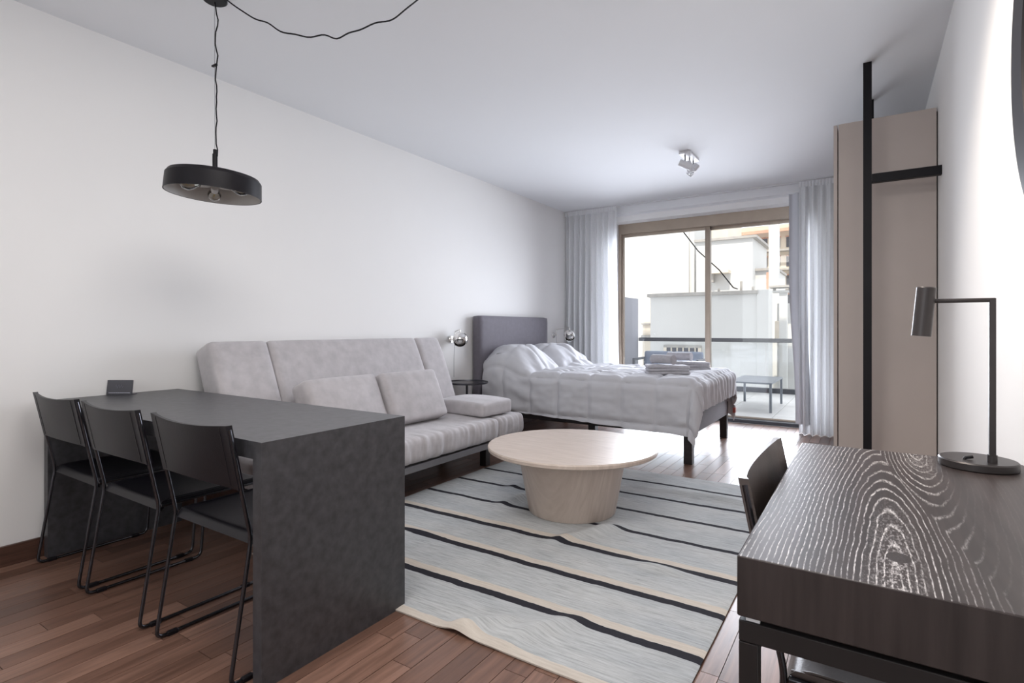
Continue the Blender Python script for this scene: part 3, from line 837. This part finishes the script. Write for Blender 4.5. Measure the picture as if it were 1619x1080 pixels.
# ------------------------------------------------------------------ desk
dk = thing('desk', (.085, 1.39, 0), 'dark wooden desk with white-limed grain and black steel legs', 'desk')
DXA, DXB, DYA, DYB = -.169, XR - .004, .894, 1.89
box('desk_box', DXA, DXB, DYA, DYB, .657, .750, 'desk', dk, .002, 1)
fr = [('frame_rail', DXA + .002, DXB, DYA + .003, DYA + .030, .618, .650), ('frame_rail', DXA + .002, DXB, DYB - .030, DYB - .003, .618, .650),
      ('frame_rail', DXA + .002, DXA + .028, DYA + .031, DYB - .031, .618, .650)]
for n_, *c in fr: box(n_, *c, 'blacksteel', dk, .0015, 1)
for x in (DXA + .002, DXB - .032):
    for y in (DYA + .003, DYB - .033): box('leg', x, x + .028, y, y + .028, 0, .6175, 'blacksteel', dk, .0015, 1)
for x in (DXA + .012, DXB - .03):
    for y in (DYA + .006, DYB - .03): box('spacer', x, x + .02, y, y + .02, .6505, .6565, 'plasticwhite', dk)

dl = thing('desk_lamp', (.234, 1.80, .75), 'slim dark bronze desk lamp with round base and cylinder head', 'lamp')
lathe('base', [(0, .7505), (.078, .7505), (.080, .753), (.080, .768), (.077, .771), (0, .771)], (.234, 1.80, 0), 'darksteel', dl, 56)
p0 = Vector((.257, 1.765, .77)); p1 = Vector((.252, 1.763, 1.176)); p2 = Vector((.145, 1.752, 1.174))
box('post', p0.x - .0065, p0.x + .0065, p0.y - .0065, p0.y + .0065, .771, 1.176, 'darksteel', dl, .0015, 1)
lathe('post_collar', [(0, .771), (.010, .771), (.010, .790), (0, .790)], (p0.x, p0.y, 0), 'darksteel', dl, 20)
tube('arm', [(.262, p0.y, 1.171), (.142, p0.y - .01, 1.171)], .0055, 'darksteel', dl)
mt = Matrix.Rotation(math.radians(5), 4, 'Y')
hd = lathe('lamp_head', [(0, .036), (.0195, .036), (.021, .034), (.021, -.090), (.0195, -.090), (.0185, -.06), (0, -.06)], (.124, 1.753, 1.171), 'darksteel', dl, 32, mt)
lathe('knob', [(0, 0), (.005, 0), (.005, .008), (0, .008)], (.145, 1.754, 1.171), 'darksteel', hd, 12, Matrix.Rotation(PI / 2, 4, 'Y'))
tube('switch', [(.205, 1.775, .771), (.207, 1.776, .775), (.222, 1.779, .778)], .004, 'matteblack', dl)

# ------------------------------------------------------------------ round mirror on the right wall
mr = thing('mirror', (XR, 1.352, 1.25), 'large round mirror in a dark frame on the right wall', 'mirror')
RY = Matrix.Rotation(-PI / 2, 4, 'Y')
lathe('frame', [(.385, .001), (.494, .001), (.500, .010), (.498, .030), (.492, .036), (.395, .034), (.385, .024)], (XR, 1.352, 1.75), 'matteblack', mr, 96, RY)
lathe('mirror_glass', [(0, .004), (.386, .004), (.386, .012), (0, .012)], (XR, 1.352, 1.75), 'mirror', mr, 80, RY)

kp = thing('fill_panel', (-.92, .80, H - .03), 'flat white fill light panel added above the viewer', 'ceiling light')  # housing for the added overhead fill
bm = bmesh.new()
for a in ((-1.75, -1.72, .12, 1.48), (-.12, -.09, .12, 1.48)): bm_box(bm, *a, H - .035, H - .001)
for a in ((-1.72, -.12, .12, .15), (-1.72, -.12, 1.45, 1.48)): bm_box(bm, *a, H - .035, H - .001)
from_bm('panel_frame', bm, 'plasticwhite', kp)
box('diffuser', -1.72, -.12, .15, 1.45, H - .020, H - .012, 'plasticwhite', kp)
# spot added above the viewer to give the right wall its warm glow
sl = thing('added_wall_spot', (-.45, 1.75, 2.5), 'small white spot added above the viewer to brighten the right wall', 'spotlight')
lathe('ceiling_rose', [(0, 2.62), (.045, 2.62), (.045, H - .001), (0, H - .001)], (-.45, 1.75, 0), 'plasticwhite', sl, 28)
tube('swivel_stem', [(-.45, 1.75, 2.62), (-.45, 1.75, 2.56)], .006, 'steelgrey', sl)
dr = (Vector((.34, 2.15, 1.3)) - Vector((-.45, 1.75, 2.53)))
mt = dr.to_track_quat('-Z', 'Y').to_matrix().to_4x4()
lathe('spot_head', [(0, .055), (.030, .055), (.034, .050), (.034, -.055), (.030, -.055), (.029, .02), (0, .02)], (-.45, 1.75, 2.53), 'plasticwhite', sl, 28, mt)
lo = light('added_wall_light', 'SPOT', Vector((-.45, 1.75, 2.53)) + dr.normalized() * .04, (.34, 2.15, 1.3), 80, (1.0, .88, .76), spot_size=math.radians(80), spot_blend=.9, shadow_soft_size=.12)  # warm light added for the glow on the right wall

# ------------------------------------------------------------------ curtains
def curtain(name, x0, x1, yc, z0, z1, nf, seed, label, lead, spread=0.0, tie=None):
    t = thing(name, ((x0 + x1) / 2, yc, z0), label, 'curtain', 'white curtains at the terrace door')
    rnd = random.Random(seed); amp = [rnd.uniform(.55, 1.25) for _ in range(nf + 3)]; ph = [rnd.uniform(-.35, .35) for _ in range(nf + 3)]
    def fn(u, v):
        z = z1 + (z0 - z1) * v
        k = min(nf, int(u * nf)); f_ = u * nf - k
        am = amp[k] * (1 - f_) + amp[k + 1] * f_; p = ph[k] * (1 - f_) + ph[k + 1] * f_
        grow = .028 + .034 * sm(v * 1.6)
        x = x0 + (x1 - x0) * u + lead * u ** 2 * v ** 1.3 + .010 * ns(u * 9, v * 2, seed) * v
        drift = .8 * ns(u * 3, v * 1.1, seed + 4) * v
        y = yc + grow * am * math.sin(2 * PI * nf * u + p + drift) + .018 * ns(u * 5, v * 2.4, seed + 1) * v
        if v < .035: y = yc + (y - yc) * (.45 + .55 * v / .035)
        return (x, y, z)
    surf('cloth', fn, nf * 16, 46, 'curtain', t)
    def hd(u, v):
        x = x0 + (x1 - x0) * u; z = z1 + .004 - .055 * v
        return (x, yc - .026 - .010 * abs(math.sin(PI * nf * 2.5 * u)), z)
    surf('heading_tape', hd, nf * 20, 3, 'curtain', t)
    return t
curtain('curtain', -3.335, -2.62, 6.405, .005, 2.622, 9, 3, 'gathered white curtain hanging left of the terrace door, behind the bed', .05)
curtain('curtain', -.600, -.150, 6.405, .005, 2.622, 6, 12, 'gathered white curtain hanging right of the terrace door, beside the wardrobe', -.03)
cr = box('curtain_rail', XL + .005, XR - .005, 6.385, 6.425, 2.628, H - .0005, 'plasticwhite', bev=.002)
tag(cr, 'slim white curtain rail fixed to the ceiling', 'curtain rail')
# narrow inner blackout drape behind the right curtain
def inner(u, v):
    x = -.70 + .16 * u - .0 * v + .05 * math.sin(PI * v * .9) * 0; x += .06 * sm((v - .35) / .6) * (1 - u * .3)
    return (x, 6.462 + .018 * math.sin(u * 9 + v), 2.535 - 2.44 * v)
t = surf('liner_curtain', inner, 16, 30, 'divider', None)
t.data.materials.clear(); t.data.materials.append(mat('grey_liner', (0.60, 0.61, 0.65), 0.9, var=.02))
tag(t, 'narrow grey liner drape at the right edge of the terrace door', 'curtain')

# ------------------------------------------------------------------ terrace
tr = struct(box('terrace_floor', -3.95, .8, 6.95, 10.3, -.16, -.004, 'terrace'), 'pale tiled terrace floor outside the sliding door', 'floor')
for i in range(8):
    for j in range(6):
        x = -3.95 + i * .594; y = 6.955 + j * .557
        box('tile', x + .003, x + .591, y + .003, y + .554, -.004, .004, 'terrace', tr)
dv_ = box('divider_wall', -3.90, -3.73, 6.95, 10.2, -.1, 1.685, 'divider', bev=.004)
struct(dv_, 'grey rendered privacy wall at the left of the terrace', 'wall')
rl = thing('balcony_railing', (-1.6, 10.22, 0), 'glass terrace railing with dark grey handrail', 'railing')
box('handrail', -3.72, .8, 10.18, 10.25, .865, .935, 'rail', rl, .004)
box('base_channel', -3.72, .8, 10.16, 10.27, .0, .085, 'track', rl, .004)
for k in range(4):
    a = -3.72 + k * 1.13; box('glass_panel', a + .008, a + 1.122, 10.21, 10.222, .086, .864, 'glass', rl)
ot = thing('outdoor_table', (-1.3, 8.29, 0), 'low grey rectangular outdoor coffee table on the terrace', 'table')
box('tabletop', -1.575, -1.035, 7.74, 8.84, .375, .395, 'outtable', ot, .003)
for x in (-1.57, -1.07):
    for y in (7.75, 8.80): box('leg', x, x + .03, y, y + .03, .004, .375, 'outtable', ot, .002)
ob = thing('outdoor_bench', (-2.83, 9.25, 0), 'dark-framed outdoor bench with blue-grey cushions behind the bed', 'bench')
for x in (-3.38, -2.31):
    box('arm_frame', x, x + .04, 8.95, 9.55, .56, .60, 'rail', ob, .002)
    for y in (8.95, 9.51): box('leg', x, x + .04, y, y + .04, .004, .56, 'rail', ob, .002)
box('seat_frame', -3.34, -2.31, 8.97, 9.53, .26, .30, 'rail', ob, .002)
for a, b in ((-3.33, -2.83), (-2.82, -2.32)):
    roundbox('seat_cushion', ((b - a) / 2, .27, .06), .03, (8, 8, 4), 'bluecushion', ob, Matrix.Translation(((a + b) / 2, 9.24, .36)))
    roundbox('back_cushion', ((b - a) / 2, .05, .15), .03, (8, 4, 6), 'bluecushion', ob, Matrix.Translation(((a + b) / 2, 9.45, .56)))

# ------------------------------------------------------------------ neighbouring buildings
struct(box('ground_outside', -40, 30, 7.2, 70, -4.2, -4.0, 'concrete'), 'pale paved ground far below the terrace', 'ground')
struct(box('shading_storeys', -9, 7, -2.4, 6.9, H + .21, 12.3, 'render'), 'unseen rendered upper storeys shaped to shade the low building', 'wall')  # unseen mass, height set so its shadow covers the low building
nb = thing('low_building', (-3.4, 14.5, -4), 'low white rendered building with stone coping across the gap', 'building')
box('front_wall', -4.79, -2.2, 14.0, 16.0, -4, 1.93, 'render', nb)
box('roof_coping', -4.86, -2.17, 13.93, 16.05, 1.93, 2.02, 'coping', nb, .01)
box('corner_pier', -2.2, -1.94, 13.97, 14.6, -4, 2.03, 'render', nb, .01)
box('side_wing', -5.4, -4.79, 15.1, 16.0, -4, 1.92, 'rendercream', nb)
box('wing_ledge', -5.42, -4.79, 15.02, 15.1, .82, .92, 'coping', nb, .01); box('wing_ledge', -5.42, -4.79, 15.02, 15.1, 1.22, 1.27, 'coping', nb, .01)
wn = box('window', -4.35, -3.55, 13.97, 14.0, .22, .62, 'darkglass', nb)
box('window_frame', -4.42, -3.48, 13.94, 13.99, .62, .68, 'coping', wn); box('window_frame', -4.42, -4.35, 13.94, 13.99, .15, .62, 'rendercream', wn); box('window_frame', -3.55, -3.48, 13.94, 13.99, .15, .62, 'rendercream', wn)
for k in range(5): box('window_bar', -4.24 + k * .15, -4.21 + k * .15, 13.95, 13.975, .2, .62, 'rendercream', wn)
box('recessed_wall', -1.94, -.3, 15.4, 16.0, -4, 1.75, 'render', nb)
bx_ = box('meter_box', -1.98, -1.83, 15.3, 15.4, .78, 1.3, 'coping', nb, .01)
pr = tube('roof_cable', [(-2.62, 13.96, 2.06), (-2.72, 13.96, 2.10), (-3.05, 13.96, 2.55), (-3.55, 13.96, 3.05), (-4.05, 13.96, 3.75), (-4.6, 13.96, 4.6)], .016, 'matteblack', None, 6)
tag(pr, 'black cable running diagonally up from the low white building', 'cable')
for x, h_ in ((-2.62, .26), (-3.15, .10), (-2.35, .12)):
    pp = tube('roof_pipe', [(x, 14.4, 2.02), (x, 14.4, 2.02 + h_)], .03, 'coping', None, 10)
    tag(pp, {-2.62: 'tallest of the grey vent pipes on the low roof', -3.15: 'short grey vent pipe on the low roof near the door mullion', -2.35: 'short grey vent pipe near the low roof corner'}[x], 'pipe', 'roof vent pipes')
vt = thing('vent_shaft', (-1.75, 15.0, -4), 'white ventilation shaft with flat cap on the right', 'shaft')
box('shaft', -1.83, -1.66, 14.9, 15.1, -4, 2.05, 'render', vt); box('cap', -2.05, -1.52, 14.75, 15.25, 2.12, 2.17, 'coping', vt)
for x in (-1.95, -1.6): box('cap_post', x - .03, x + .03, 14.97, 15.03, 2.05, 2.12, 'coping', vt)
box('shaft_collar', -1.99, -1.56, 14.85, 15.15, 2.0, 2.05, 'render', vt)
tb_ = thing('blank_tower', (-10, 21, -4), 'tall blank sunlit white wall seen through the left pane', 'building')
box('wall', -16, -5.42, 20, 22.6, -4, 13, 'render', tb_); box('corner_pilaster', -5.42, -5.25, 20.1, 20.5, -4, 13, 'render', tb_)
cb = thing('cream_building', (-5.6, 25, -4), 'cream building with drainpipe behind the sliding door mullion', 'building')
box('wall', -7.2, -4.9, 24, 27, -4, 5.9, 'rendercream', cb)
box('lower_annex', -6.1, -4.9, 22.8, 24, -4, 3.75, 'rendercream', cb); box('annex_ledge', -6.15, -4.85, 22.7, 24, 2.95, 3.05, 'coping', cb)
tube('drainpipe', [(-6.12, 22.75, 2.0), (-6.12, 22.75, 3.9), (-5.98, 22.75, 4.0), (-5.98, 22.75, 5.4)], .045, 'coping', cb, 8)
cw = thing('white_building', (-3.9, 19.5, -4), 'white flat-roofed building with cornice seen through the right pane', 'building')
box('wall', -4.9, -3.12, 19, 22, -4, 4.05, 'render', cw); box('cornice', -4.95, -2.98, 18.9, 22.1, 4.05, 4.13, 'coping', cw)
box('awning', -4.5, -3.78, 18.6, 19, 2.93, 3.03, 'rendercream', cw); box('awning_bracket', -4.34, -4.28, 18.75, 19, 2.65, 2.93, 'coping', cw)
box('side_annex', -3.12, -2.5, 19.6, 22, -4, 3.02, 'render', cw); box('annex_ledge', -3.14, -2.45, 19.5, 22, 3.02, 3.1, 'coping', cw)
op = tube('terracotta_pipe', [(-2.42, 17.4, -4), (-2.42, 17.4, 2.75)], .06, 'terracotta', None, 12); tag(op, 'terracotta coloured flue pipe beside the white chimney', 'pipe')
wt = box('chimney_stack', -2.36, -2.11, 17.0, 17.3, -4, 8, 'render', bev=.01); tag(wt, 'tall narrow white chimney stack at the right of the view', 'chimney')
fb = thing('far_apartments', (-4, 31, -4), 'distant apartment block with terracotta roof and small windows', 'building')
box('wall', -6.0, -2.2, 30, 34, -4, 6.0, 'rendercream', fb)
v = [(-6.6, 29.4, 5.95), (-2.0, 29.4, 6.05), (-2.0, 34, 7.0), (-6.0, 34, 7.0), (-6.6, 29.4, 5.80), (-2.0, 29.4, 5.90), (-2.0, 34, 6.8), (-6.0, 34, 6.8)]
mesh('roof', v, [[0, 1, 2, 3], [7, 6, 5, 4], [0, 4, 5, 1], [1, 5, 6, 2], [2, 6, 7, 3], [3, 7, 4, 0]], 'terracotta', fb)
for r_ in range(4):
    z0 = 5.15 - r_ * .95
    box('balcony_slab', -5.2, -2.3, 29.5, 30, z0 - .22, z0 - .14, 'coping', fb)
    for k in range(5):
        x = -5.1 + k * .58
        q = box('window', x, x + .30, 29.96, 30.0, z0, z0 + .5, 'darkglass', fb)
        box('lintel', x - .04, x + .34, 29.93, 30.0, z0 + .5, z0 + .56, 'terracotta', q)
